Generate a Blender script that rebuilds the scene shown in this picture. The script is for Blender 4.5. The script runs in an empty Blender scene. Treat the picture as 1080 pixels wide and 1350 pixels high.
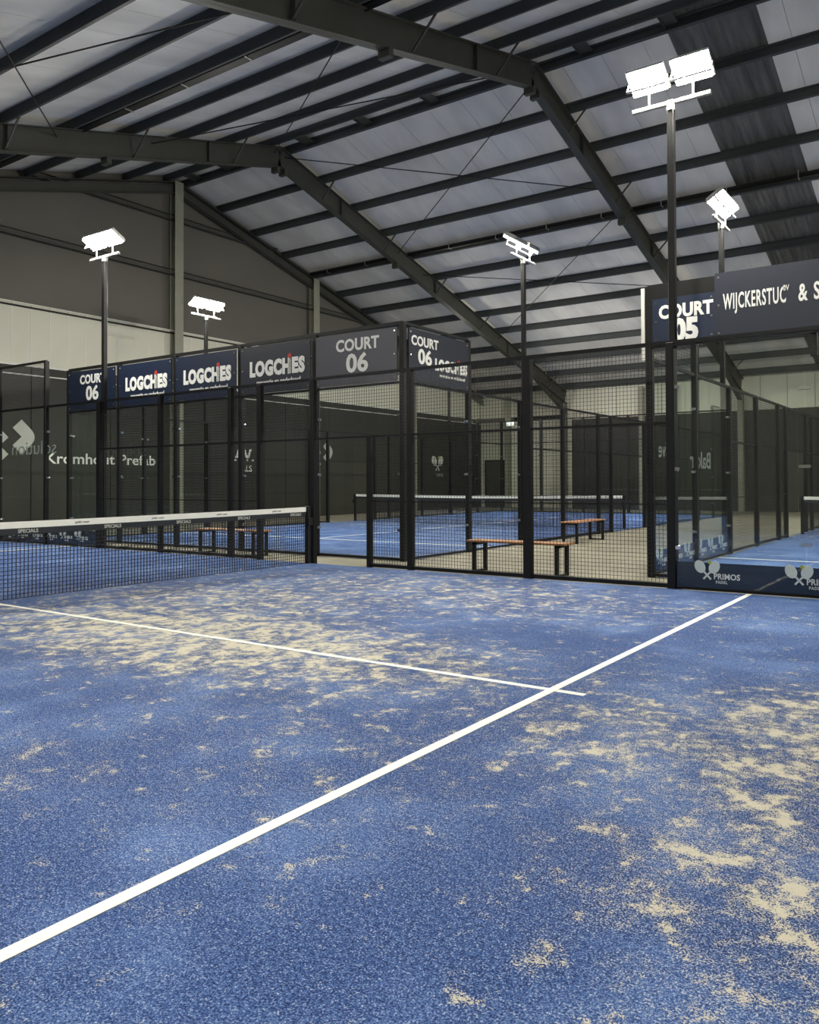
import bpy, math, random
from mathutils import Vector, Matrix

random.seed(7)
SC = bpy.context.scene
COL = SC.collection
PI = math.pi

# ------------------------------------------------------------------ camera
cam_d = bpy.data.cameras.new('camera')
cam = bpy.data.objects.new('camera', cam_d)
COL.objects.link(cam)
SC.camera = cam
cam_d.sensor_fit = 'HORIZONTAL'
cam_d.sensor_width = 36.0
cam_d.lens = 1044.70 * 36.0 / 1080.0
cam_d.shift_x = -80.647 / 1080.0
cam_d.shift_y = -56.787 / 1080.0
cam_d.clip_start = 0.05
cam_d.clip_end = 200
_yaw, _pitch, _roll = 0.57698, 0.01669, -0.00494
_F = Vector((-math.sin(_yaw) * math.cos(_pitch), math.cos(_yaw) * math.cos(_pitch), math.sin(_pitch)))
_R = Vector((math.cos(_yaw), math.sin(_yaw), 0))
_U = _R.cross(_F)
_R2 = _R * math.cos(_roll) + _U * math.sin(_roll)
_U2 = -_R * math.sin(_roll) + _U * math.cos(_roll)
_m = Matrix((_R2, _U2, -_F)).transposed().to_4x4()
_m.translation = Vector((9.22351, -4.45265, 1.304))
cam.matrix_world = _m

# ------------------------------------------------------------------ world and exposure
world = bpy.data.worlds.new('world')
SC.world = world
world.use_nodes = True
world.node_tree.nodes['Background'].inputs[0].default_value = (0.02, 0.022, 0.028, 1)
world.node_tree.nodes['Background'].inputs[1].default_value = 1.0
SC.view_settings.view_transform = 'Standard'
SC.view_settings.look = 'None'
SC.view_settings.gamma = 1.0
SC.view_settings.use_curve_mapping = False
SC.view_settings.exposure = -0.14
SC.cycles.transparent_max_bounces = 40
SC.cycles.max_bounces = 7
SC.cycles.diffuse_bounces = 4
SC.cycles.use_denoising = True
LAMP_W = 265.0          # each floodlight head
LAMP_COL = (1.0, 0.965, 0.86)

# ------------------------------------------------------------------ materials
def nt(name):
    m = bpy.data.materials.new(name)
    m.use_nodes = True
    t = m.node_tree
    return m, t, t.nodes, t.links, t.nodes['Principled BSDF']

def srgb(r, g, b):
    f = lambda c: (c / 255 / 12.92) if c / 255 <= 0.04045 else ((c / 255 + 0.055) / 1.055) ** 2.4
    return (f(r), f(g), f(b), 1)

def plain(name, col, rough=0.5, metal=0.0, var=0.12, scale=6.0, bump=0.0, spec=0.5):
    """a painted or printed surface with a little uneven wear"""
    m, t, N, L, B = nt(name)
    tc = N.new('ShaderNodeTexCoord')
    no = N.new('ShaderNodeTexNoise'); no.inputs['Scale'].default_value = scale; no.inputs['Detail'].default_value = 5
    L.new(tc.outputs['Object'], no.inputs['Vector'])
    mx = N.new('ShaderNodeMix'); mx.data_type = 'RGBA'
    mx.inputs['A'].default_value = [c * (1 - var) for c in col[:3]] + [1]
    mx.inputs['B'].default_value = [min(1, c * (1 + var)) for c in col[:3]] + [1]
    L.new(no.outputs['Fac'], mx.inputs['Factor'])
    L.new(mx.outputs['Result'], B.inputs['Base Color'])
    B.inputs['Roughness'].default_value = rough
    B.inputs['Metallic'].default_value = metal
    B.inputs['Specular IOR Level'].default_value = spec
    if bump:
        bp = N.new('ShaderNodeBump'); bp.inputs['Strength'].default_value = bump; bp.inputs['Distance'].default_value = 0.01
        L.new(no.outputs['Fac'], bp.inputs['Height']); L.new(bp.outputs['Normal'], B.inputs['Normal'])
    return m

M = {}
M['black'] = plain('black_powder_coat', (0.006, 0.006, 0.006), 0.5, 0, 0.3, 20, 0, 0.3)
M['wire'] = plain('black_wire_coat', (0.012, 0.012, 0.012), 0.35, 0, 0.3, 20)
M['steel'] = plain('olive_black_steel_paint', (0.046, 0.046, 0.036), 0.55, 0, 0.2, 3)
M['purlin'] = plain('dark_grey_purlin_paint', (0.047, 0.052, 0.053), 0.6, 0, 0.2, 3)
M['column'] = plain('beige_column_paint', (0.27, 0.27, 0.205), 0.5, 0, 0.15, 3)
M['galv'] = plain('galvanised_steel', (0.55, 0.55, 0.52), 0.35, 0.8, 0.2, 15)
M['chrome'] = plain('bright_chrome', (0.85, 0.85, 0.83), 0.15, 1.0, 0.05, 15)
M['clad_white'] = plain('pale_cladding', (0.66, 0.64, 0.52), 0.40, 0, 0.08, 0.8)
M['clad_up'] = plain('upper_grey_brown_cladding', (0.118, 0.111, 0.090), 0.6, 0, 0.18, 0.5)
M['clad_low'] = plain('dark_olive_wall_sheet', (0.024, 0.024, 0.018), 0.65, 0, 0.15, 0.7)
M['girt'] = plain('girt_paint', (0.07, 0.07, 0.06), 0.5, 0, 0.2, 3)
M['edge_trim'] = plain('white_edge_trim', (0.75, 0.75, 0.68), 0.4, 0, 0.05, 3)
M['navy'] = plain('navy_vinyl', srgb(9, 27, 54), 0.5, 0, 0.15, 1.5)
M['navy_dark'] = plain('dark_navy_vinyl', srgb(20, 28, 46), 0.55, 0, 0.15, 1.5)
M['banner_grey'] = plain('slate_grey_vinyl', srgb(74, 74, 84), 0.45, 0, 0.12, 1.0)
M['white_print'] = plain('white_print', (0.86, 0.86, 0.82), 0.6, 0, 0.03, 5)
M['print_and_reflection'] = plain('pale_grey_print_and_reflection', (0.50, 0.51, 0.46), 0.6, 0, 0.05, 5)  # print on signs and net, also the reflections painted onto the glass
M['faint_print'] = plain('faint_grey_print', (0.22, 0.22, 0.19), 0.6, 0, 0.2, 5)
M['red_print'] = plain('red_print', (0.55, 0.03, 0.02), 0.6, 0, 0.05, 5)
M['yellow_print'] = plain('tennis_ball_yellow', (0.62, 0.66, 0.08), 0.6, 0, 0.05, 5)
M['line'] = plain('white_line_turf', (0.86, 0.86, 0.76), 0.9, 0, 0.07, 60, 0.4)
M['tape'] = plain('white_net_tape', (0.82, 0.81, 0.75), 0.7, 0, 0.06, 8)
M['tape_dark'] = plain('dark_net_band', (0.012, 0.016, 0.022), 0.6, 0, 0.2, 8)
M['net'] = plain('black_net_cord', (0.010, 0.010, 0.011), 0.7, 0, 0.2, 20)
M['wood'] = plain('oiled_bench_wood', (0.36, 0.17, 0.07), 0.5, 0, 0.3, 14)
M['door'] = plain('dark_door_paint', (0.045, 0.047, 0.04), 0.5, 0, 0.15, 2)
M['yellow_plastic'] = plain('yellow_plastic', (0.62, 0.44, 0.06), 0.45, 0, 0.1, 3)
M['seal'] = plain('dark_joint_seal', (0.03, 0.03, 0.03), 0.8, 0, 0.2, 3)

def roof_mat(name, col, streak=False):
    m, t, N, L, B = nt(name)
    tc = N.new('ShaderNodeTexCoord')
    mp = N.new('ShaderNodeMapping'); mp.inputs['Scale'].default_value = (1.0, 0.35, 0.35) if not streak else (5.0, 0.5, 0.5)
    no = N.new('ShaderNodeTexNoise'); no.inputs['Scale'].default_value = 1.3; no.inputs['Detail'].default_value = 6
    L.new(tc.outputs['Object'], mp.inputs['Vector']); L.new(mp.outputs['Vector'], no.inputs['Vector'])
    cr = N.new('ShaderNodeValToRGB')
    k = 0.16 if not streak else 0.45
    cr.color_ramp.elements[0].position = 0.3; cr.color_ramp.elements[1].position = 0.75
    cr.color_ramp.elements[0].color = [c * (1 - k) for c in col] + [1]
    cr.color_ramp.elements[1].color = [min(1, c * (1 + k)) for c in col] + [1]
    L.new(no.outputs['Fac'], cr.inputs['Fac']); L.new(cr.outputs['Color'], B.inputs['Base Color'])
    B.inputs['Roughness'].default_value = 0.42 if streak else 0.55
    bp = N.new('ShaderNodeBump'); bp.inputs['Strength'].default_value = 0.8 if streak else 0.15
    bp.inputs['Distance'].default_value = 0.06 if streak else 0.02
    L.new(no.outputs['Fac'], bp.inputs['Height']); L.new(bp.outputs['Normal'], B.inputs['Normal'])
    return m
M['roof'] = roof_mat('pale_roof_liner', (0.80, 0.765, 0.70))
M['strip'] = roof_mat('smoky_film_strip', (0.12, 0.115, 0.10), True)

def glass_mat():
    m = bpy.data.materials.new('clear_toughened_glass'); m.use_nodes = True
    N, L = m.node_tree.nodes, m.node_tree.links
    N.clear()
    out = N.new('ShaderNodeOutputMaterial'); mix = N.new('ShaderNodeMixShader')
    fr = N.new('ShaderNodeFresnel'); fr.inputs['IOR'].default_value = 1.45
    tr = N.new('ShaderNodeBsdfTransparent'); tr.inputs['Color'].default_value = (0.955, 0.975, 0.965, 1)
    gl = N.new('ShaderNodeBsdfGlossy'); gl.inputs['Roughness'].default_value = 0.01
    # the same index for both faces of the thin pane
    ge = N.new('ShaderNodeNewGeometry'); mr = N.new('ShaderNodeMapRange')
    mr.inputs['To Min'].default_value = 1.45; mr.inputs['To Max'].default_value = 1 / 1.45
    L.new(ge.outputs['Backfacing'], mr.inputs['Value']); L.new(mr.outputs['Result'], fr.inputs['IOR'])
    L.new(fr.outputs[0], mix.inputs[0]); L.new(tr.outputs[0], mix.inputs[1]); L.new(gl.outputs[0], mix.inputs[2])
    L.new(mix.outputs[0], out.inputs[0])
    return m
M['glass'] = glass_mat()

def emit(name, col, s):
    m, t, N, L, B = nt(name)
    B.inputs['Base Color'].default_value = (0.8, 0.8, 0.8, 1)
    B.inputs['Emission Color'].default_value = (*col, 1)
    B.inputs['Emission Strength'].default_value = s
    return m
M['lens'] = emit('lit_floodlight_lens', LAMP_COL, 190.0)
M['exit'] = emit('lit_exit_sign', (0.95, 1.0, 0.95), 1.6)

def concrete_mat():
    m, t, N, L, B = nt('beige_concrete')
    tc = N.new('ShaderNodeTexCoord')
    a = N.new('ShaderNodeTexNoise'); a.inputs['Scale'].default_value = 1.2; a.inputs['Detail'].default_value = 8
    L.new(tc.outputs['Object'], a.inputs['Vector'])
    cr = N.new('ShaderNodeValToRGB')
    cr.color_ramp.elements[0].position = 0.3; cr.color_ramp.elements[1].position = 0.7
    cr.color_ramp.elements[0].color = (0.16, 0.145, 0.105, 1); cr.color_ramp.elements[1].color = (0.25, 0.23, 0.17, 1)
    L.new(a.outputs['Fac'], cr.inputs['Fac']); L.new(cr.outputs['Color'], B.inputs['Base Color'])
    B.inputs['Roughness'].default_value = 0.75
    return m
M['concrete'] = concrete_mat()

def turf_mat(name, blobs, base_sand):
    """blue carpet of short fibres, part filled with pale sand that lies in streaks and worn spots"""
    m, t, N, L, B = nt(name)
    tc = N.new('ShaderNodeTexCoord')
    P = tc.outputs['Object']
    def noise(scale, detail=4, rough=0.5, dist=0.0, vec=None, lac=2.0):
        n = N.new('ShaderNodeTexNoise')
        n.inputs['Scale'].default_value = scale; n.inputs['Detail'].default_value = detail
        n.inputs['Roughness'].default_value = rough; n.inputs['Distortion'].default_value = dist
        L.new(vec or P, n.inputs['Vector']); return n.outputs['Fac']
    def math_(op, a, b=None, clamp=False):
        n = N.new('ShaderNodeMath'); n.operation = op; n.use_clamp = clamp
        for i, v in enumerate((a, b)):
            if v is None: continue
            if isinstance(v, (int, float)): n.inputs[i].default_value = v
            else: L.new(v, n.inputs[i])
        return n.outputs[0]
    def ramp(f, lo, hi):
        n = N.new('ShaderNodeMapRange'); n.interpolation_type = 'SMOOTHSTEP'
        L.new(f, n.inputs['Value']); n.inputs['From Min'].default_value = lo; n.inputs['From Max'].default_value = hi
        return n.outputs['Result']
    def mixc(f, a, b):
        n = N.new('ShaderNodeMix'); n.data_type = 'RGBA'
        if isinstance(f, (int, float)): n.inputs['Factor'].default_value = f
        else: L.new(f, n.inputs['Factor'])
        for k, v in (('A', a), ('B', b)):
            if isinstance(v, tuple): n.inputs[k].default_value = v
            else: L.new(v, n.inputs[k])
        return n.outputs['Result']
    fine = ramp(noise(150, 2, 0.9), 0.30, 0.70)           # single tufts and grains
    mid = ramp(noise(48, 3, 0.7), 0.3, 0.7)
    soft = noise(1.1, 5, 0.6)
    tuft = math_('ADD', math_('MULTIPLY', fine, 0.72), math_('MULTIPLY', mid, 0.28))
    blue = mixc(ramp(tuft, 0.15, 0.85), (0.003, 0.018, 0.098, 1), (0.095, 0.215, 0.570, 1))
    pale = mixc(ramp(soft, 0.42, 0.72), blue, mixc(ramp(tuft, 0.15, 0.85), (0.025, 0.080, 0.290, 1), (0.23, 0.39, 0.76, 1)))
    # where the sand lies: soft worn areas of the court
    dens = None
    for (x, y, rx, ry, amp) in blobs:
        mp = N.new('ShaderNodeMapping'); mp.vector_type = 'POINT'
        mp.inputs['Location'].default_value = (-x / rx, -y / ry, 0); mp.inputs['Scale'].default_value = (1 / rx, 1 / ry, 1)
        L.new(P, mp.inputs['Vector'])
        ln = N.new('ShaderNodeVectorMath'); ln.operation = 'LENGTH'; L.new(mp.outputs['Vector'], ln.inputs[0])
        d = math_('MULTIPLY', ramp(ln.outputs['Value'], 1.25, 0.25), amp)
        dens = d if dens is None else math_('MAXIMUM', dens, d)
    dens = math_('ADD', dens, base_sand)
    dens = math_('ADD', dens, math_('MULTIPLY', math_('SUBTRACT', soft, 0.5), 0.30))
    patch = noise(5.0, 6, 0.66, 0.3)
    patch2 = noise(15.0, 4, 0.65, 0.4)
    pt = math_('ADD', math_('MULTIPLY', patch, 0.62), math_('MULTIPLY', patch2, 0.38))
    cover = math_('ADD', pt, math_('MULTIPLY', dens, 0.070))
    # share of the surface that is sand: dense worn spots, thin haze round them, stray grains
    share = math_('MULTIPLY', ramp(cover, 0.560, 0.70), 0.56)
    share = math_('ADD', share, math_('MULTIPLY', ramp(cover, 0.44, 0.62), math_('MULTIPLY', dens, 0.36)))
    share = math_('ADD', share, 0.12)
    gr = math_('ADD', math_('MULTIPLY', fine, 0.8), math_('MULTIPLY', mid, 0.2))
    sandf = math_('MULTIPLY', 0.93, ramp(math_('ADD', gr, share), 0.84, 1.12))
    colr = mixc(sandf, pale, (0.84, 0.79, 0.62, 1))
    L.new(colr, B.inputs['Base Color'])
    B.inputs['Roughness'].default_value = 0.85
    B.inputs['Specular IOR Level'].default_value = 0.25
    bp = N.new('ShaderNodeBump'); bp.inputs['Strength'].default_value = 0.75; bp.inputs['Distance'].default_value = 0.008
    L.new(math_('ADD', fine, mid), bp.inputs['Height']); L.new(bp.outputs['Normal'], B.inputs['Normal'])
    return m
M['turf'] = turf_mat('blue_sand_filled_turf', [
    (3.6, 0.0, 3.8, 1.5, 1.15), (2.2, 1.3, 3.0, 2.2, 0.8), (8.6, -0.2, 1.2, 1.7, 0.95), (8.7, -1.5, 1.0, 1.3, 0.8),
    (7.8, -0.5, 1.1, 1.2, 0.75), (5.4, -2.6, 0.8, 0.8, 0.35), (3.5, 3.2, 4.5, 2.0, 0.65), (6.5, -0.5, 2.6, 2.4, 0.35)], 0.06)
M['turf_far'] = turf_mat('blue_turf_of_far_court', [(0.0, 3.0, 4.0, 5.0, 0.35)], 0.0)

# ------------------------------------------------------------------ mesh helpers
class MB:
    """collects simple solids into one mesh"""
    def __init__(s): s.v = []; s.f = []
    def box(s, x0, y0, z0, x1, y1, z1):
        b = len(s.v)
        s.v += [(x0, y0, z0), (x1, y0, z0), (x1, y1, z0), (x0, y1, z0), (x0, y0, z1), (x1, y0, z1), (x1, y1, z1), (x0, y1, z1)]
        s.f += [(b, b + 3, b + 2, b + 1), (b + 4, b + 5, b + 6, b + 7), (b, b + 1, b + 5, b + 4), (b + 1, b + 2, b + 6, b + 5), (b + 2, b + 3, b + 7, b + 6), (b + 3, b, b + 4, b + 7)]
        return s
    def bar(s, a, b_, w, h, up=(0, 0, 1), cap=True):
        """square bar from a to b: w across, h along up"""
        a = Vector(a); b_ = Vector(b_); d = (b_ - a).normalized(); u = Vector(up)
        r = d.cross(u)
        if r.length < 1e-5: r = d.cross(Vector((1, 0, 0)))
        r.normalize(); u = r.cross(d).normalized()
        k = len(s.v)
        for p in (a, b_):
            for (i, j) in ((-1, -1), (1, -1), (1, 1), (-1, 1)):
                s.v.append(tuple(p + r * i * w / 2 + u * j * h / 2))
        s.f += [(k, k + 1, k + 5, k + 4), (k + 1, k + 2, k + 6, k + 5), (k + 2, k + 3, k + 7, k + 6), (k + 3, k, k + 4, k + 7)]
        if cap: s.f += [(k + 3, k + 2, k + 1, k), (k + 4, k + 5, k + 6, k + 7)]
        return s
    def tube(s, a, b_, r0, r1=None, n=10, cap=True):
        a = Vector(a); b_ = Vector(b_); d = (b_ - a).normalized(); r1 = r0 if r1 is None else r1
        u = d.cross(Vector((0, 0, 1)))
        if u.length < 1e-4: u = Vector((1, 0, 0))
        u.normalize(); w = d.cross(u); k = len(s.v)
        for p, r in ((a, r0), (b_, r1)):
            for i in range(n):
                t = 2 * PI * i / n
                s.v.append(tuple(p + u * math.cos(t) * r + w * math.sin(t) * r))
        for i in range(n):
            j = (i + 1) % n
            s.f.append((k + i, k + j, k + n + j, k + n + i))
        if cap:
            s.f.append(tuple(k + n - 1 - i for i in range(n))); s.f.append(tuple(k + n + i for i in range(n)))
        return s
    def prism(s, poly, y0, y1):
        """poly of (x,z), extruded along y"""
        k = len(s.v); n = len(poly)
        for y in (y0, y1): s.v += [(x, y, z) for x, z in poly]
        for i in range(n):
            j = (i + 1) % n; s.f.append((k + i, k + j, k + n + j, k + n + i))
        s.f.append(tuple(k + n - 1 - i for i in range(n))); s.f.append(tuple(k + n + i for i in range(n)))
        return s
    def flat(s, poly, z0, z1):
        """poly of (x,y), extruded along z"""
        k = len(s.v); n = len(poly)
        for z in (z0, z1): s.v += [(x, y, z) for x, y in poly]
        for i in range(n):
            j = (i + 1) % n; s.f.append((k + i, k + j, k + n + j, k + n + i))
        s.f.append(tuple(k + n - 1 - i for i in range(n))); s.f.append(tuple(k + n + i for i in range(n)))
        return s
    def mesh(s, name, mat, bevel=0):
        me = bpy.data.meshes.new(name); me.from_pydata(s.v, [], s.f); me.materials.append(mat); me.validate(); me.update()
        import bmesh
        bm = bmesh.new(); bm.from_mesh(me); bmesh.ops.recalc_face_normals(bm, faces=bm.faces[:])
        if bevel: bmesh.ops.bevel(bm, geom=bm.edges[:], offset=bevel, segments=1, affect='EDGES')
        bm.to_mesh(me); bm.free()
        return me

def link(name, me, parent=None, loc=(0, 0, 0), rot=(0, 0, 0), kind=None, label=None):
    o = bpy.data.objects.new(name, me); COL.objects.link(o)
    o.parent = parent; o.location = loc; o.rotation_euler = rot
    if kind: o['kind'] = kind
    if label: o['label'] = label
    return o
def build(name, mb, mat, parent=None, bevel=0, **k):
    return link(name, mb.mesh(name, M[mat], bevel), parent, **k)
def tag(o, label, cat, group=None):
    o['label'] = label; o['category'] = cat
    if group: o['group'] = group
    return o
def thing(name, label, cat, loc=(0, 0, 0), rotz=0, group=None):
    o = link(name, None, None, loc, (0, 0, rotz)); o.empty_display_size = 0.2
    return tag(o, label, cat, group)
def structure(name, loc=(0, 0, 0), rotz=0):
    o = link(name, None, None, loc, (0, 0, rotz)); o['kind'] = 'structure'; return o

_txt = {}
def text_mesh(body, height, mat, bold=0.0, xs=1.0, thick=0.002, space=1.0, align='CENTER'):
    """letters standing in the local XY plane, cap height = height, centred"""
    key = (body, height, mat, bold, xs, space, align)
    if key in _txt: return _txt[key]
    cu = bpy.data.curves.new('lettering', 'FONT'); cu.body = body; cu.align_x = align; cu.align_y = 'CENTER'
    cu.size = 1.0; cu.offset = bold; cu.extrude = 0.004; cu.space_character = space; cu.resolution_u = 3
    to = bpy.data.objects.new('tmp', cu); COL.objects.link(to)
    dg = bpy.context.evaluated_depsgraph_get()
    me = bpy.data.meshes.new_from_object(to.evaluated_get(dg))
    bpy.data.objects.remove(to)
    s = height / 0.70
    for v in me.vertices: v.co = (v.co.x * s * xs, v.co.y * s, v.co.z / 0.004 * thick)
    me.materials.clear(); me.materials.append(M[mat])
    _txt[key] = me
    return me
def words(parent, body, loc, rot, gap, *a, **k):
    """a line of words centred on loc, every word a piece of its own"""
    ms = [text_mesh(w, *a, **k) for w in body.split()]
    ws = [(min(v.co.x for v in m.vertices), max(v.co.x for v in m.vertices)) for m in ms]
    x = loc[0] - (sum(b - a_ for a_, b in ws) + gap * (len(ms) - 1)) / 2
    for m, (a_, b) in zip(ms, ws):
        link('lettering', m, parent, (x - a_, loc[1], loc[2]), rot); x += b - a_ + gap
FRONT = (PI / 2, 0, 0)             # lettering that faces -y and reads along +x
BACK = (PI / 2, 0, PI)

# ------------------------------------------------------------------ the hall
XL, XR, YN, YF = -13.2, 17.3, -7.0, 31.0
YR, ZRID, SL = 12.0, 10.633, 0.2905          # ridge line, underside of rafters at the ridge, slope
DR, DP = 0.60, 0.24                          # rafter depth, purlin depth
def zr(y): return ZRID - SL * abs(y - YR)
ZT = DR + DP

flo = build('floor', MB().box(XL, YN, -0.14, XR, YF, -0.02), 'concrete'); flo['kind'] = 'structure'

# roof: liner panels laid from ridge to eave, purlins, rafters, bracing
ceil = structure('ceiling')
PW = 1.0
x = XL
nrm = math.sqrt(1 + SL * SL)
def roof_panel(x0, x1, side, mat):
    ye = YF if side > 0 else YN
    z0 = ZRID + ZT; z1 = zr(ye) + ZT
    g = 0.005
    v = [(x0 + g, YR, z0), (x1 - g, YR, z0), (x1 - g, ye, z1), (x0 + g, ye, z1)]
    mb = MB(); mb.v = v + [(a, b, c + 0.08) for a, b, c in v]
    mb.f = [(0, 1, 2, 3), (7, 6, 5, 4), (0, 4, 5, 1), (1, 5, 6, 2), (2, 6, 7, 3), (3, 7, 4, 0)]
    build('roof_panel', mb, mat, ceil)
SK0, SK1 = 3.40, 5.30
while x < XR - 0.01:
    x1 = min(x + PW, XR)
    roof_panel(x, x1, -1, 'roof')
    a, b = x, x1
    segs = []
    if b <= SK0 or a >= SK1: segs = [(a, b)]
    else:
        if a < SK0 - .05: segs.append((a, SK0))
        if b > SK1 + .05: segs.append((SK1, b))
    for s0, s1 in segs: roof_panel(s0, s1, 1, 'roof')
    x = x1
# corrugated film strip in the far slope
mb = MB(); n = 25
ys = [YR + (YF - YR) * k / 30 for k in range(31)]
for j, y in enumerate(ys):
    for i in range(n + 1):
        xx = SK0 + (SK1 - SK0) * i / n
        mb.v.append((xx, y, zr(y) + ZT + 0.02 + (0.02 if i % 2 else 0.0) + 0.012 * math.sin(j * 2.1 + i)))
for j in range(30):
    for i in range(n):
        k = j * (n + 1) + i; mb.f.append((k, k + 1, k + n + 2, k + n + 1))
link('film_strip', mb.mesh('film_strip', M['strip']), ceil, label='dark wrinkled film strip between pale roof panels')
build('ridge_cap', MB().box(XL, YR - 0.15, ZRID + ZT + 0.03, XR, YR + 0.15, ZRID + ZT + 0.14), 'roof', ceil)

pur = [YR + 0.30] + [YR + 1.75 + 1.52 * k for k in range(12)] + [YR - 0.30] + [YR - 1.75 - 1.52 * k for k in range(11)]
for y in pur:
    sd = 1 if y > YR else -1
    z = zr(y) + DR
    up = Vector((0, SL * sd, 1)).normalized(); al = Vector((0, 1, -SL * sd)).normalized()
    mb = MB()
    p = Vector((0, y, z))
    A = lambda u, v: p + up * u + al * v
    for (u0, v0, w, h) in ((0.12, 0, 0.012, 0.23), (0.008, 0.035 * sd, 0.075, 0.016), (0.232, -0.035 * sd, 0.075, 0.012), (0.02, 0.07 * sd, 0.01, 0.035)):
        c = A(u0, v0)
        mb.bar((XL, c.y, c.z), (XR, c.y, c.z), w, h, up)
    build('purlin', mb, 'purlin', ceil)
# plates that tie the two ridge purlins
for xx in (-12.2, -10.6, -9.4, -7.2, -5.0, -2.73, -0.56, 1.6, 3.6, 5.64, 7.8, 10, 12, 14):
    build('ridge_plate', MB().box(xx - 0.15, YR - 0.30, ZRID + DR + 0.02, xx + 0.15, YR + 0.30, ZRID + DR + 0.035).box(xx - 0.15, YR - 0.3, ZRID + DR - 0.03, xx - 0.14, YR + 0.3, ZRID + DR + 0.02), 'steel', ceil)

FR = [8.83, 0.327, -8.178]
def rafter(x, side, frame=True):
    ye = YF - 0.1 if side > 0 else YN + 0.1
    k = DR / 2
    up = Vector((0, SL * side, 1)).normalized()
    mb = MB()
    p0 = Vector((x, YR, ZRID)); p1 = Vector((x, ye, zr(ye)))
    mb.bar(p0 + Vector((0, 0, k)), p1 + Vector((0, 0, k)), 0.012, DR - 0.02, up)
    for dz, hh in ((0.010, 0.02), (DR - 0.01, 0.02)):
        mb.bar(p0 + Vector((0, 0, dz)), p1 + Vector((0, 0, dz)), 0.22, hh, up)
    # haunch towards the eave
    y2 = ye; y1 = ye - side * 3.0
    mb.v += [(x - .006, y1, zr(y1)), (x - .006, y2, zr(y2)), (x - .006, y2, zr(y2) - 0.45), (x + .006, y1, zr(y1)), (x + .006, y2, zr(y2)), (x + .006, y2, zr(y2) - 0.45)]
    b = len(mb.v) - 6
    mb.f += [(b, b + 1, b + 2), (b + 5, b + 4, b + 3), (b, b + 2, b + 5, b + 3)]
    mb.bar((x, y1, zr(y1) - 0.01), (x, y2, zr(y2) - 0.46), 0.2, 0.02)
    r = build('rafter', mb, 'steel', ceil)
    # stiffener plates and fly braces
    for q in (2.6, 7.8, 13.2):
        y = YR + side * q
        if abs(y - YR) < abs(ye - YR):
            build('stiffener', MB().box(x - .10, y - .006, zr(y) + .02, x + .10, y + .006, zr(y) + DR - .02), 'steel', r)
    for y in pur[1:12:2] if side > 0 else pur[14::2]:
        for s in (1,):
            build('fly_brace', MB().bar((x + .02 * s, y, zr(y) + .02), (x + .62 * s, y, zr(y) + DR + .03), 0.035, 0.035), 'steel', r)
    for q in (0.15, 5.5):
        y = YR + side * q
        build('hanging_bracket', MB().box(x - .13, y - .06, zr(y) - .16, x + .13, y + .06, zr(y)), 'steel', r)
    return r
for x in FR:
    for sd in (-1, 1): rafter(x, sd)
    for ye in (YF - 0.25, YN + 0.25):
        build('trim_1', MB().box(x - .11, ye - .15, -.02, x + .11, ye - .13, zr(ye)).box(x - .11, ye + .13, -.02, x + .11, ye + .15, zr(ye)).box(x - .006, ye - .13, -.02, x + .006, ye + .13, zr(ye)),
              'column' if ye > 0 else 'steel', None, kind='structure')
# bracing rods in the bay between the two visible frames
rods = [((FR[1], 11.8), (FR[2], 7.7)), ((FR[2], 11.8), (FR[1], 5.66)), ((FR[1], 4.2), (FR[2], 0.8)), ((FR[2], 5.3), (FR[1], -1.0)),
        ((FR[1], 12.2), (FR[2], 17.6)), ((FR[2], 12.2), (FR[1], 16.8)), ((FR[1], 17.6), (FR[2], 24.5)), ((FR[2], 19.1), (FR[1], 22.4))]
for (xa, ya), (xb, yb) in rods:
    build('bracing_rod', MB().tube((xa, ya, zr(ya) + 0.42), (xb, yb, zr(yb) + 0.42), 0.014, n=6), 'black', ceil)

# cable trays hung under a purlin
for y, lab in ((18.16, 'black cable tray hung under a purlin of the far roof slope'), (5.85, 'black cable tray hung under a purlin of the near roof slope')):
    z = zr(y) + DR + 0.05
    t = thing('cable_tray', lab, 'cable tray', (0, y, z))
    build('tray', MB().box(XL + .3, -.09, -.06, XR - .3, .09, -.045).box(XL + .3, -.09, -.06, XR - .3, -.08, .03).box(XL + .3, .08, -.06, XR - .3, .09, .03), 'black', t)
    hm = MB().box(-.012, -.10, -.075, .012, .10, -.062).box(-.012, -.10, -.075, .012, -.09, .14).mesh('hanger', M['galv'])
    for k in range(14): link('hanger', hm, t, (-12 + k * 1.9, 0, 0))

# gable wall on the left
def girt(parent, axis, c, z, a, b, mat='girt'):
    mb = MB()
    if axis == 'x':  # wall at x=c, girt runs in y
        mb.box(c, a, z, c + .16, b, z + .015).box(c, a, z, c + .012, b, z + .20).box(c + .15, a, z, c + .16, b, z + .04).box(c, a, z + .19, c + .12, b, z + .2)
    else:
        mb.box(a, c - .16, z, b, c, z + .015).box(a, c - .012, z, b, c, z + .20).box(a, c - .16, z, b, c - .15, z + .04)
    return build('girt', mb, mat, parent)
wl = structure('wall_left')
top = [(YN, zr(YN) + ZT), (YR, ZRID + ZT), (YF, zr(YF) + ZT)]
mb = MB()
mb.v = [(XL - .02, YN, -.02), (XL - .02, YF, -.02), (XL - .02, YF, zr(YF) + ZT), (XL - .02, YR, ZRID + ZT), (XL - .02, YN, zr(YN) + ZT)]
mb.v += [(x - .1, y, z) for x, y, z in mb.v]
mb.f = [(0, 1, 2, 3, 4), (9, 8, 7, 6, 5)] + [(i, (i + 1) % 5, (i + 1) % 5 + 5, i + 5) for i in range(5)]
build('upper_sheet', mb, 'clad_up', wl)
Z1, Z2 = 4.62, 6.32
jc = MB().box(0, -.012, Z1, .042, .012, Z2 - .1).mesh('joint_cover', M['edge_trim'])
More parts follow.
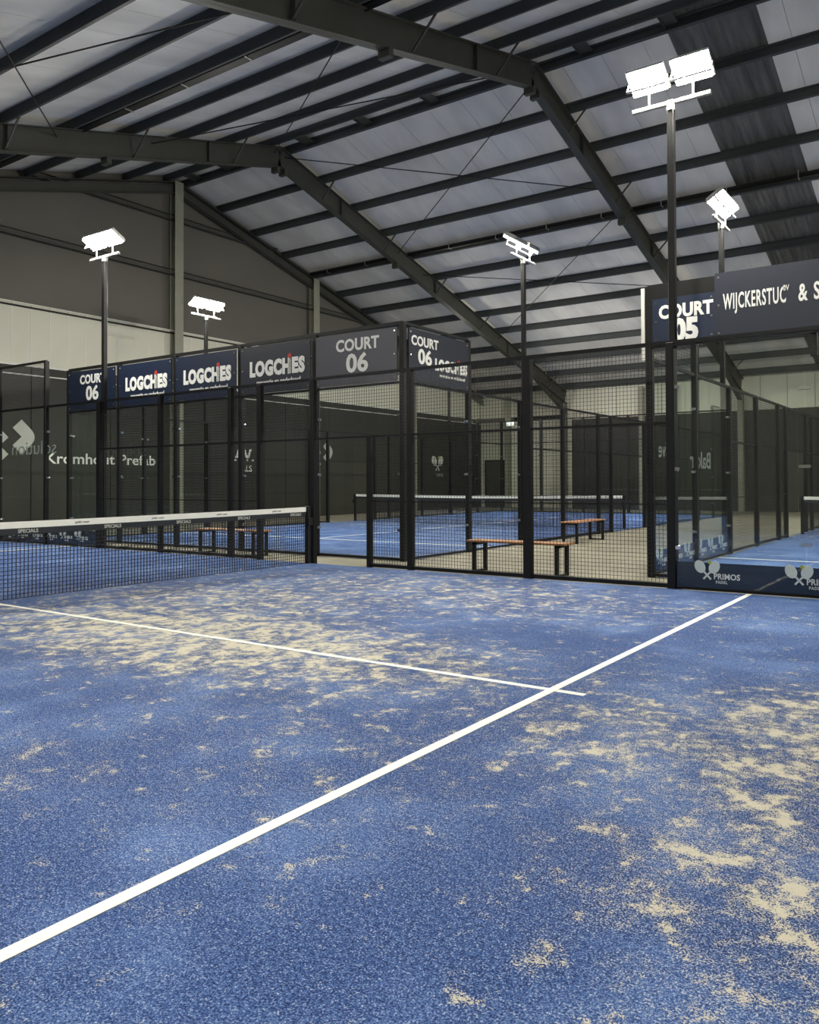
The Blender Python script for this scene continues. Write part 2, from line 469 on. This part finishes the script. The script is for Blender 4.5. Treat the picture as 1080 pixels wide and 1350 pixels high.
pm = MB().box(0, 0.006, Z1, .035, .527, Z2).mesh('cladding_panel', M['clad_white'], 0.004)
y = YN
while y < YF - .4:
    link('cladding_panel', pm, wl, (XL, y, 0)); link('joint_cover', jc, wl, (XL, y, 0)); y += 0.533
pm = MB().box(0, 0.008, 0, .045, 2.392, Z1 - .02).mesh('dark_wall_sheet', M['clad_low'], 0.006)
y = YN
while y < YF - 1:
    link('dark_wall_sheet', pm, wl, (XL, y, 0)); y += 2.4
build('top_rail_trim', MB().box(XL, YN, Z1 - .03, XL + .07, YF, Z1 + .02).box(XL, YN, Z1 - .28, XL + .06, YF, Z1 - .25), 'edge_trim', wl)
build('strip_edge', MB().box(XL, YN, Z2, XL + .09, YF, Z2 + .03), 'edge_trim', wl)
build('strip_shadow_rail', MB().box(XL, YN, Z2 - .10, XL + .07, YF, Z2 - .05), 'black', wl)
for z, a, b in ((8.15, YN + 7, YF - 9), (9.95, YR - 4.6, YR + 4.6)):
    girt(wl, 'x', XL, z, a, b)
for yc in (5.6, 12.05, 18.42, 24.8):
    h = zr(yc) + DR
    g = build('gable_column', MB().box(XL + .04, yc - .16, -.02, XL + .055, yc + .16, h).box(XL + .30, yc - .16, -.02, XL + .315, yc + .16, h).box(XL + .05, yc - .006, -.02, XL + .31, yc + .006, h), 'column', wl)
for side in (1, -1):
    ye = YF if side > 0 else YN
    build('gable_rafter', MB().bar((XL + .2, YR, ZRID + .35), (XL + .2, ye, zr(ye) + .35), 0.012, 0.30).bar((XL + .2, YR, ZRID + .22), (XL + .2, ye, zr(ye) + .22), 0.2, 0.015).bar((XL + .2, YR, ZRID + .58), (XL + .2, ye, zr(ye) + .58), 0.2, 0.015), 'steel', wl)

# far wall
wb = structure('wall_back')
HB = zr(YF) + ZT + .05
build('wall_sheet', MB().box(XL, YF + .04, -.02, XR, YF + .14, HB), 'clad_up', wb)
pm = MB().box(0.008, -.035, 0, 1.092, .035, HB).mesh('cladding_panel', M['clad_white'], 0.004)
x = XL
while x < XR - .6:
    link('cladding_panel', pm, wb, (x, YF, -.02)); x += 1.1
pm = MB().box(0.01, -.05, 0, 2.08, 0, 4.38).mesh('dark_wall_sheet', M['clad_low'], 0.006)
x = -7.86
while x < XR - 1.0:
    link('dark_wall_sheet', pm, wb, (x, YF - .04, -.02)); x += 2.09
girt(wb, 'y', YF - .03, 4.42, XL, -8.5, 'black')
for xc in (-11.4, -4.2, -2.7, 4.6):
    build('wall_column', MB().box(xc - .12, YF - .32, -.02, xc + .12, YF - .30, HB - .3).box(xc - .12, YF - .10, -.02, xc + .12, YF - .08, HB - .3).box(xc - .006, YF - .3, -.02, xc + .006, YF - .1, HB - .3), 'column', wb)
for nm, bx in (('wall_front', (XL, YN - .1, -.02, XR, YN, zr(YN) + ZT)),):
    o = build(nm, MB().box(*bx), 'clad_up'); o['kind'] = 'structure'
mb = MB()
mb.v = [(XR, y, z) for y, z in ((YN, -.02), (YF, -.02), (YF, zr(YF) + ZT), (YR, ZRID + ZT), (YN, zr(YN) + ZT))]
mb.v += [(x + .1, y, z) for x, y, z in mb.v]
mb.f = [(4, 3, 2, 1, 0), (5, 6, 7, 8, 9)] + [(i, (i + 1) % 5, (i + 1) % 5 + 5, i + 5) for i in range(5)]
o = build('wall_right', mb, 'clad_up'); o['kind'] = 'structure'

# door and exit sign on the far wall
d1 = structure('door_1', (-12.3, YF - .05, -.02))
build('door_leaf', MB().box(-.5, -.05, 0, .5, .0, 2.4), 'door', d1)
build('door_frame', MB().box(-.58, -.08, 0, -.5, .02, 2.48).box(.5, -.08, 0, .58, .02, 2.48).box(-.5, -.08, 2.4, .5, .02, 2.48), 'black', d1)
build('door_handle', MB().bar((.38, -.09, 1.05), (.38, -.09, 1.2), .02, .02), 'chrome', d1)
ex = thing('exit_sign', 'small lit white exit box high on the far beige wall', 'sign', (-11.15, YF - .42, 4.18))
build('sign_box', MB().box(-.20, -.05, 0, .20, .05, .22), 'exit', ex, .01)
build('mounting_arm', MB().bar((0, .05, .11), (0, .36, .11), .03, .03), 'black', ex)

# signs on the dark gable sheets (they face +x, reading along +y)
def gable_sign(name, label, y, z):
    return thing(name, label, 'sign', (XL + .05, y, z), PI / 2)
g = gable_sign('wall_lettering', 'white firm-name lettering on the dark lower wall behind the net', 9.58, 2.03)
words(g, 'Kromhout Prefab', (0, 0, 0), FRONT, .16, .31, 'white_print', .012, 1.14)
arrow = [(-.24, .24), (0, .48), (.24, .24), (.30, .17), (.345, .09), (.36, 0), (.345, -.09), (.30, -.17), (.24, -.24), (0, -.48), (-.24, -.24), (0, 0)]
half = [(-.24, .22), (-.02, 0), (-.24, -.22), (-.48, 0)]
g = gable_sign('wall_emblem', 'large pale grey angular emblem on the dark wall at left edge of photo', 7.13, 2.62)
build('bent_block', MB().prism(arrow, -.012, 0), 'print_and_reflection', g)
build('square_block', MB().prism([(x - .33, z - .03) for x, z in half], -.012, 0), 'print_and_reflection', g)
build('square_block', MB().prism([(x - .33, z - .49) for x, z in half], -.012, 0), 'print_and_reflection', g)
g = gable_sign('wall_emblem', 'smaller pale angular emblem on the dark wall behind the court corner banner', 19.25, 2.55)
build('bent_block', MB().prism([(x * .9, z * .9) for x, z in arrow], -.012, 0), 'print_and_reflection', g)
build('square_block', MB().prism([(x - .33, z - .03) for x, z in half], -.012, 0), 'print_and_reflection', g)
build('square_block', MB().prism([(x - .33, z - .49) for x, z in half], -.012, 0), 'print_and_reflection', g)
g = gable_sign('wall_lettering', 'white capital lettering on the dark wall under the third blue banner', 15.0, 2.3)
link('lettering', text_mesh('AV.', .42, 'white_print', .03), g, rot=FRONT)
link('small_lettering', text_mesh('ALS', .22, 'white_print', .01), g, loc=(.1, 0, -.48), rot=FRONT)

# padel emblem: two crossed rackets with a ball, name to the lower right
def ell(cx, cy, rx, ry, a, n=18):
    c, s_ = math.cos(a), math.sin(a)
    return [(cx + rx * math.cos(2 * PI * i / n) * c - ry * math.sin(2 * PI * i / n) * s_, cy + rx * math.cos(2 * PI * i / n) * s_ + ry * math.sin(2 * PI * i / n) * c) for i in range(n)]
def emblem_meshes(k):
    mb = MB()
    for sx in (-1, 1):
        mb.prism(ell(sx * .085 * k, .06 * k, .062 * k, .080 * k, sx * -.5), -.003, -.001)
        mb.bar((sx * .035 * k, -.002, .0 * k), (-sx * .045 * k, -.002, -.085 * k), .022 * k, .002, (0, 1, 0))
    return mb.mesh('racket_emblem', M['white_print']), MB().prism(ell(.035 * k, .115 * k, .022 * k, .022 * k, 0, 12), -.0045, -.0032).mesh('ball_emblem', M['yellow_print'])
EMB = emblem_meshes(1.0)
EMB_BIG = emblem_meshes(3.2)
def padel_logo(parent, x, z, y, flip=False, small=True, k=1.0):
    """emblem and name as one printed mark with its own pieces; local -y side"""
    e = link('racket_emblem', EMB[0], parent, (x, y, z + .03), (0, 0, PI if flip else 0))
    link('ball_emblem', EMB[1], parent, (x, y, z + .03), (0, 0, PI if flip else 0))
    s = -1 if flip else 1
    link('lettering', text_mesh('PRIMOS', .066, 'white_print', .022, .92, space=1.05), parent, (x + s * .23, y - s * .003, z - .02), BACK if flip else FRONT)
    link('lettering', text_mesh('PADEL', .032, 'white_print', .02, .9, space=1.2), parent, (x + s * .17, y - s * .003, z - .085), BACK if flip else FRONT)

g = gable_sign('wall_emblem', 'pale crossed rackets emblem on the dark wall seen through both fences', 26.97, 2.15)
link('racket_emblem', EMB_BIG[0], g); link('ball_emblem', EMB_BIG[1], g)
link('lettering', text_mesh('PADEL', .14, 'print_and_reflection', .02), g, loc=(.2, 0, -.5), rot=FRONT)

# ------------------------------------------------------------------ court turfs and lines
def line_box(parent, name, x0, y0, x1, y1):
    build(name, MB().box(x0, y0, -.005, x1, y1, .003), 'line', parent)
def turf(label, cx, cy, rotz, mat):
    t = thing('padel_turf', label, 'turf', (cx, cy, 0), rotz, 'blue turf carpets of the courts')
    build('turf_carpet', MB().box(-9.95, -4.94, -.02, 9.95, 4.94, 0), mat, t)
    for s in (1, -1): line_box(t, 'service_line', s * 6.925 - .03, -4.94, s * 6.925 + .03, 4.94)
    build('center_line', MB().box(-7.15, -.025, -.005, 7.15, .025, .0022), 'line', t)
    return t
turf('sandy blue turf of the near court, crossed by the long white service line', 0, 0, 0, 'turf')
turf('blue turf of the court behind the five-panel banner wall', -4.0, 16.1, PI / 2, 'turf_far')
turf('blue turf behind the glass at the right edge of the photo', 10.33, 16.1, PI / 2, 'turf_far')

# ------------------------------------------------------------------ court enclosures
_wire = {}
def wire_mesh(w, h):
    key = (round(w, 3), round(h, 3))
    if key not in _wire:
        mb = MB(); n = max(1, round(w / .05)); k = max(1, round(h / .05))
        for i in range(1, n): mb.bar((w * i / n, 0, 0), (w * i / n, 0, h), .0042, .0042, (0, 1, 0), cap=False)
        for j in range(1, k): mb.bar((0, 0.004, h * j / k), (w, 0.004, h * j / k), .0042, .0042, cap=False)
        _wire[key] = mb.mesh('wire_mesh', M['wire'])
    return _wire[key]
_post = {}
def post_mesh(h, w, d):
    key = (h, w, d)
    if key not in _post: _post[key] = MB().box(-w / 2, -d / 2, -.02, w / 2, d / 2, h).mesh('post', M['black'], .006)
    return _post[key]
CLIP = MB().tube((0, -.035, 0), (0, .035, 0), .024, n=10).bar((-.04, -.02, 0), (.04, -.02, 0), .02, .035).mesh('glass_clip', M['chrome'])
JOINT = MB().box(-.07, -.03, -.02, .07, -.015, .02).box(-.07, .015, -.02, .07, .03, .02).tube((-.04, -.04, 0), (-.04, .04, 0), .014, n=8).tube((.04, -.04, 0), (.04, .04, 0), .014, n=8).mesh('joint_clip', M['chrome'])
def fence(label, loc, rotz, L, posts, panes, meshes, rails, group='court enclosure walls', name='court_fence'):
    """local x runs along the wall. posts (x, height[, width]); panes (x0,x1,h); meshes (x0,x1,z0,z1); rails (x0,x1,z,size)"""
    t = thing(name, label, 'fence', loc, rotz, group)
    for p in posts:
        link('post', post_mesh(p[1], p[2] if len(p) > 2 else .09, .09), t, (p[0], 0, 0))
    for (a, b, h) in panes:
        g = link('glass_pane', MB().box(a + .012, -.006, .03, b - .012, .006, h - .02).mesh('glass_pane', M['glass']), t)
        for zc in (.5, 1.45, 2.45):
            for xc in (a + .07, b - .07): link('glass_clip', CLIP, g, (xc, 0, zc))
    for (a, b, z0, z1) in meshes:
        link('wire_mesh', wire_mesh(b - a - .04, z1 - z0 - .02), t, (a + .02, .02, z0 + .01), kind='stuff')
    for (a, b, z, s) in rails:
        build('rail', MB().bar((a, 0, z), (b, 0, z), .05 if s > .03 else s, s), 'black', t)
    return t
def strip(t, a, b, side=-1, step=1.03, start=.42):
    """printed vinyl band along the foot of the glass"""
    # vinyl stuck to the outer face of the glass, so the pane still reflects in front of it
    y0 = .0105; y = .0105
    s = build('sponsor_strip', MB().box(a + .05, y0, .03, b - .05, y0 + .003, .33), 'navy', t, label='navy printed band')
    x = a + start
    while x < b - .4:
        padel_logo(s, x, .19, y); x += step

# near court, far side wall (y=5)
P3 = 3.0
sw_posts = [(0, 4), (2, 4, .07), (4, P3, .11), (6, P3, .08), (8, P3, .08), (8.75, P3, .09), (10, P3, .09), (11.2, 2.02, .07), (12, P3, .09), (14, P3, .12), (16, P3, .10), (18, 4, .07), (20, 4)]
t = fence('near black mesh and glass side fence at the far edge of the near court', (-10, 5, 0), 0, 20, sw_posts,
          [(0, 2, 3), (2, 4, 3), (16, 18, 3), (18, 20, 3)],
          [(0, 2, 3, 4), (18, 20, 3, 4), (4, 6, 0, 3), (6, 8, 0, 3), (8, 8.75, 0, 3), (8.75, 10, 2.03, 3), (10, 12, 2.03, 3), (11.2, 12, 0, 2), (12, 14, 0, 3), (14, 16, 0, 3)],
          [(0, 20, 3, .045), (0, 2, 4, .045), (18, 20, 4, .045), (4, 12, 2.02, .03), (12, 16, 2.02, .03), (4, 8.75, 1.0, .016), (11.2, 16, 1.02, .016), (4, 8.75, .03, .05), (11.2, 16, .03, .05), (0, 4, .015, .03), (16, 20, .015, .03)])
strip(t, 16, 20); strip(t, 0, 4, step=.58, start=.3)
link('faint_reflection', text_mesh('solution', .30, 'print_and_reflection', -.004, 1.35), t, (1.45, .012, 2.10), BACK)  # a reflection in the glass, laid on as flat mirrored letters
# near court, end wall on the left (outside the frame, meets the corner)
fence('glass end wall of the near court left of the photo', (-10, -5, 0), PI / 2, 10, [(x, 4) for x in (0, 2, 4, 6, 8)],
      [(x, x + 2, 3) for x in (0, 2, 4, 6, 8)], [(x, x + 2, 3, 4) for x in (0, 2, 4, 6, 8)], [(0, 10, 3, .045), (0, 10, 4, .045), (0, 10, .015, .03)])

def side_spec(mid=10.0):
    posts = [(0, 4, .09), (2, 4, .09), (4, P3), (6, P3), (8, P3), (8.8, P3), (11.2, P3), (12, P3), (14, P3), (16, P3), (18, 4), (20, 4)]
    panes = [(0, 2, 3), (2, 4, 3), (16, 18, 3), (18, 20, 3)]
    meshes = [(0, 2, 3, 4), (18, 20, 3, 4), (4, 6, 0, 3), (6, 8, 0, 3), (8, 8.8, 0, 3), (8.8, 11.2, 2.03, 3), (11.2, 12, 0, 3), (12, 14, 0, 3), (14, 16, 0, 3)]
    rails = [(0, 20, 3, .045), (0, 2, 4, .045), (18, 20, 4, .045), (4, 16, 2.02, .03), (4, 8.8, 1.0, .016), (11.2, 16, 1.0, .016), (4, 8.8, .03, .04), (11.2, 16, .03, .04), (0, 4, .015, .03), (16, 20, .015, .03)]
    return posts, panes, meshes, rails
def minus_corner(s):
    posts, panes, meshes, rails = s
    return posts[1:-1], panes, meshes, rails
five = [0, 2, 4, 6, 8, 10]
YC = 6.1
# court 06
fence('black five-bay end wall that carries the row of blue banners', (-9, YC, 0), 0, 10, [(x, 4, .10) for x in five],
      [(x, x + 2, 3) for x in five[:-1]], [(x, x + 2, 3, 4) for x in five[:-1]], [(0, 10, 3, .04), (0, 10, 4, .06), (0, 10, .015, .04)])
fence('black side fence running away from the court corner banner, along the aisle', (1, YC, 0), PI / 2, 20, *minus_corner(side_spec()))
fence('black side fence along the dark gable wall, left of the banner court', (-9, YC, 0), PI / 2, 20, *minus_corner(side_spec()))
fence('farthest black end wall, behind the banner court', (-9, YC + 20, 0), 0, 10, [(x, 4, .10) for x in five],
      [(x, x + 2, 3) for x in five[:-1]], [(x, x + 2, 3, 4) for x in five[:-1]], [(0, 10, 3, .04), (0, 10, 4, .05), (0, 10, .015, .04)])
# court 05
X5 = 5.33
t = fence('frameless glass end wall under the wide dark blue banner at right', (X5, YC, 0), 0, 10, [(0, 4, .10), (10, 4, .10)],
          [], [], [(0, 10, 3.16, .035), (0, 10, 4, .04), (0, 10, .015, .03)])
build('corner_plate', MB().box(-.10, -.055, 2.98, -.05, .05, 3.98), 'edge_trim', t, label='pale metal edge plate')
for k in range(5):
    g = link('glass_pane', MB().box(2 * k + .02, -.006, .03, 2 * k + 1.995, .006, 3.0).mesh('glass_pane', M['glass']), t)
    if k:
        for zc in (.5, 1.48, 2.46): link('joint_clip', JOINT, g, (2 * k, 0, zc))
        build('hanging_post', MB().box(2 * k + .07, .05, 2.86, 2 * k + .15, .10, 3.2), 'black', t)
t = fence('black side fence with logo band seen through the right-hand glass', (X5, YC, 0), PI / 2, 20, *minus_corner(side_spec()))
strip(t, 0, 4, step=.62, start=.35)
link('reflected_lettering', text_mesh('Baker', .27, 'print_and_reflection', .012, 1.25), t, (2.35, .014, 1.63), BACK)  # glass reflections of signs, painted on the pane as reversed letters
link('reflected_lettering', text_mesh('Live', .24, 'print_and_reflection', .012, 1.0), t, (.62, .014, 1.75), BACK)
fence('right-hand side fence of the glass-fronted court, outside the photo', (X5 + 10, YC, 0), PI / 2, 20, *minus_corner(side_spec()))
fence('far end wall of the glass-fronted court', (X5, YC + 20, 0), 0, 10, [(x, 4, .10) for x in five],
      [(x, x + 2, 3) for x in five[:-1]], [(x, x + 2, 3, 4) for x in five[:-1]], [(0, 10, 3, .04), (0, 10, 4, .05), (0, 10, .015, .04)])

# ------------------------------------------------------------------ banners
def banner(label, loc, rotz, w, z0, z1, mat, group=None):
    t = thing('banner', label, 'banner', (loc[0], loc[1], z0), rotz, group)
    h = z1 - z0
    build('vinyl_sheet', MB().box(-w / 2, -.008, 0, w / 2, .008, h), mat, t)
    em = MB().tube((0, -.013, 0), (0, -.007, 0), .016, n=8).mesh('eyelet', M['chrome'])
    for sx in (-1, 1):
        for z in (.06, h / 2, h - .06): link('eyelet', em, t, (sx * (w / 2 - .05), 0, z))
    return t, h
def court_no(t, x, z, no, k=1.0):
    link('lettering', text_mesh('COURT', .20 * k, 'white_print', .034, .98, space=1.04), t, (x, -.011, z + .20 * k), FRONT)
    link('lettering', text_mesh(no, .31 * k, 'white_print', .030, 1.14), t, (x, -.011, z - .13 * k), FRONT)
def sponsor(t, x, z, k=1.0, small=True):
    # rounded heavy capitals; the i is a tall stem with a red dot
    link('lettering', text_mesh('LOGCH', .262 * k, 'white_print', .062, .80, space=1.10), t, (x - .225 * k, -.011, z), FRONT)
    link('lettering', text_mesh('ES', .262 * k, 'white_print', .062, .84, space=1.14), t, (x + .52 * k, -.011, z), FRONT)
    mb = MB()
    for j in range(4): mb.box(x + .275 * k, -.013, z + (-.125 + .066 * j) * k, x + .335 * k, -.009, z + (-.072 + .066 * j) * k)
    build('letter_stem', mb, 'white_print', t)
    build('red_dot', MB().prism(ell(x + .305 * k, z + .195 * k, .048 * k, .048 * k, 0, 14), -.013, -.009), 'red_print', t, label='red dot')
    link('tagline', text_mesh('renovatie en onderhoud', .085 * k, 'white_print', .014, .98), t, (x, -.011, z - .25 * k), FRONT, kind='stuff')
G6 = 'banners on the five-bay end wall'
yb = YC - .065
labs = ['navy banner with white court number, leftmost of the five-bay row', 'blue sponsor banner, second from the left of the five-bay row', 'blue sponsor banner, middle of the five-bay row',
        'dark blue sponsor banner, just left of the grey court-number banner', 'slate grey banner with white court number, at the corner of the row']
for i in range(5):
    t, h = banner(labs[i], (-8 + 2 * i, yb, 0), 0, 1.86, 3.02, 3.93, ['navy', 'navy', 'navy', 'navy_dark', 'banner_grey'][i], G6)
    if i in (0, 4): court_no(t, .05, h * .54, '06')
    else: sponsor(t, .10, h * .50)
t, h = banner('narrow navy banner with court number and sponsor, on the side facing the aisle', (1.06, YC + 1.0, 0), PI / 2, 1.84, 3.02, 3.93, 'navy_dark')
court_no(t, -.46, h * .60, '06', .80); sponsor(t, .38, h * .40, .70)
t, h = banner('navy banner with large white court number, right of the light pole', (X5 + .50, yb, 0), 0, .86, 3.18, 3.80, 'navy')
link('lettering', text_mesh('COURT', .17, 'white_print', .045, .86, space=1.04), t, (.03, -.011, .42), FRONT)
link('lettering', text_mesh('05', .28, 'white_print', .055, .88), t, (.03, -.011, .15), FRONT)
build('backing_mesh_cover', MB().box(-.46, -.0, .0, .46, .006, .80), 'black', t)
t, h = banner('wide dark blue banner with condensed white lettering, at the right edge of the photo', (X5 + .93 + 1.7, yb - .02, 0), 0, 3.4, 3.18, 4.03, 'navy_dark')
link('lettering', text_mesh('WIJCKERSTUC', .20, 'white_print', .020, .385, space=1.12), t, (-1.20, -.011, .45), FRONT)
link('lettering', text_mesh('BV', .07, 'white_print', .010, .6), t, (-.81, -.011, .54), FRONT)
words(t, '& SO', (-.47, -.011, .45), FRONT, .07, .21, 'white_print', .022, .55, space=1.1)

# ------------------------------------------------------------------ nets
def net(label, cx, cy, rotz, text=False):
    t = thing('padel_net', label, 'net', (cx, cy, 0), rotz, 'padel nets')
    W = 4.83
    for s in (-1, 1):
        p = link('net_post', MB().box(-.035, -.035, .004, .035, .035, .93).mesh('net_post', M['black'], .006), t, (s * (W + .04), 0, 0))
        build('winder', MB().box(-.05, -.07, .62, .05, -.035, .74), 'black', p)
    def top(x): return .88 + .035 * (abs(x) / W) ** 1.5
    def ribbon(z0, z1, th):
        mb = MB(); n = 24
        for i in range(n + 1):
            x = -W + 2 * W * i / n
            for y, z in ((-th, z0), (th, z0), (th, z1), (-th, z1)): mb.v.append((x, y, top(x) + z))
        for i in range(n):
            for j in range(4):
                a = i * 4 + j; b = i * 4 + (j + 1) % 4; mb.f.append((a, b, b + 4, a + 4))
        return mb
    build('top_tape', ribbon(-.075, 0, .006), 'tape', t, label='white tape')
    build('print_band', ribbon(-.145, -.076, .005), 'tape_dark', t, label='black printed band')
    mb = MB(); st = .045; n = int(2 * W / st)
    for i in range(n + 1):
        x = -W + 2 * W * i / n; mb.bar((x, 0, .012), (x, 0, top(x) - .14), .0065, .0065, (0, 1, 0), cap=False)
    for j in range(17):
        z = .014 + j * st
        mb.bar((-W, .003, z), (W, .003, z), .0065, .0065, cap=False)
    link('netting', mb.mesh('netting', M['net']), t, kind='stuff')
    if text:
        for k in range(9):
            x = -4.2 + k * 1.05
            link('lettering', text_mesh('padel  court', .026, 'faint_print', 0, 1.0), t, (x, -.008, top(x) - .038), FRONT)
            link('lettering', text_mesh('SPECIALS', .040, 'print_and_reflection', .02, 1.0), t, (x + .4, -.008, top(x) - .110), FRONT)
    return t
net('near black net with white tape, at the left of the photo', 0, 0, PI / 2, True)
net('net of the court behind the banner wall, seen through two fences', -4.0, 16.1, 0)
net('net with white tape seen through the glass at the right edge', 10.33, 16.1, 0)

# ------------------------------------------------------------------ floodlight poles
def head_mesh():
    mb = MB().box(-.24, -.17, .0, .24, .17, .05)
    for k in range(9): mb.box(-.22 + k * .053, -.15, .05, -.212 + k * .053, .15, .085)
    return mb.mesh('floodlight', M['galv'])
HEAD = head_mesh()
LENS = MB().box(-.22, -.15, -.045, .22, .15, .0).mesh('lens', M['lens'])
YOKE = MB().bar((-.25, 0, .03), (-.25, 0, -.14), .03, .012).bar((.25, 0, .03), (.25, 0, -.14), .03, .012).bar((-.256, 0, -.14), (.256, 0, -.14), .03, .012).mesh('yoke', M['galv'])
POLE = MB().bar((0, 0, 2.95), (0, 0, 5.98), .085, .085, (0, 1, 0)).mesh('pole_upper', M['black'], .006)
POLEL = MB().bar((0, 0, -.02), (0, 0, 3.0), .075, .075, (0, 1, 0)).box(-.09, -.06, -.02, .09, .06, -.005).mesh('pole_lower', M['black'], .006)
BARM = MB().bar((-.5, 0, 6.0), (.5, 0, 6.0), .05, .045).mesh('crossbar', M['galv'], .005)
CAPM = MB().tube((0, 0, 5.9), (0, 0, 6.02), .055, n=12).mesh('bar_clamp', M['galv'])
STUB = MB().tube((0, 0, 6.0), (0, 0, 6.22), .012, n=8).mesh('stub', M['galv'])
TILT = math.radians(32)
def light_pole(label, x, y, rotz, power=1.0):
    """local -y is the way the lamps look"""
    t = thing('floodlight_pole', label, 'floodlight', (x, y, 0), rotz, 'floodlight poles of the courts')
    link('pole_lower', POLEL, t); link('pole_upper', POLE, t); link('crossbar', BARM, t); link('bar_clamp', CAPM, t)
    for sx in (-.28, .28):
        link('stub', STUB, t, (sx, 0, 0))
        h = link('floodlight', HEAD, t, (sx, -.04, 6.34), (-TILT, 0, 0))
        link('lens', LENS, h, label='glowing white lens'); link('yoke', YOKE, h)
        ld = bpy.data.lights.new('lamp', 'AREA'); ld.shape = 'RECTANGLE'; ld.size = .42; ld.size_y = .28
        ld.energy = LAMP_W * power; ld.color = LAMP_COL
        lo = bpy.data.objects.new('lamp', ld); COL.objects.link(lo); lo.parent = h; lo.location = (0, 0, -.055)
    return t
OUT = .085
light_pole('tall floodlight pole left of the court number at right, nearest to the camera', 6, 5 + .10, 0)
light_pole('left floodlight pole rising through the first blue banner', -6, 5 + .10, 0)
light_pole('floodlight pole behind the camera, right side', 6, -5.1, PI)
light_pole('floodlight pole behind the camera, left side', -6, -5.1, PI)
light_pole('small far floodlight pole above the middle blue banner', -9 - .1, 10.1, PI / 2)
light_pole('floodlight pole in the aisle, right of the court corner banner', 1 + .1, 10.1, -PI / 2)
light_pole('floodlight pole on the gable side fence at its far end', -9 - .1, 22.1, PI / 2)
light_pole('farther floodlight pole on the aisle fence of the banner court', 1 + .1, 22.1, -PI / 2)
light_pole('floodlight pole rising behind the top edge of the wide blue banner', X5 - .1, 10.1, PI / 2)
light_pole('farther floodlight pole on the left fence of the glass-fronted court', X5 - .1, 22.1, PI / 2)
light_pole('floodlight pole outside the photo, right near', X5 + 10.1, 10.1, -PI / 2)
light_pole('floodlight pole outside the photo, right far', X5 + 10.1, 22.1, -PI / 2)

# ------------------------------------------------------------------ benches and small things in the aisles
def bench(label, x, y, rotz, L=1.5):
    t = thing('bench', label, 'bench', (x, y, -.02), rotz, 'wooden aisle benches')
    for k in range(3): build('seat_slat', MB().box(-L / 2, -.18 + k * .125, .44, L / 2, -.07 + k * .125, .47), 'wood', t, .004)
    for s in (-1, 1):
        build('leg_frame', MB().box(s * (L / 2 - .12) - .025, -.18, 0, s * (L / 2 - .12) + .025, -.13, .44).box(s * (L / 2 - .12) - .025, .13, 0, s * (L / 2 - .12) + .025, .18, .44).box(s * (L / 2 - .12) - .025, -.18, .40, s * (L / 2 - .12) + .025, .18, .44).box(s * (L / 2 - .12) - .025, -.18, 0, s * (L / 2 - .12) + .025, .18, .03), 'black', t)
bench('wooden bench in the gap behind the near fence, right of the court corner', 3.55, 5.55, 0, 1.6)
bench('wooden bench in the gap behind the net, at left', -2.6, 5.55, 0, 1.7)
bench('far wooden bench beside the aisle fence', 1.75, 11.6, PI / 2, 1.6)
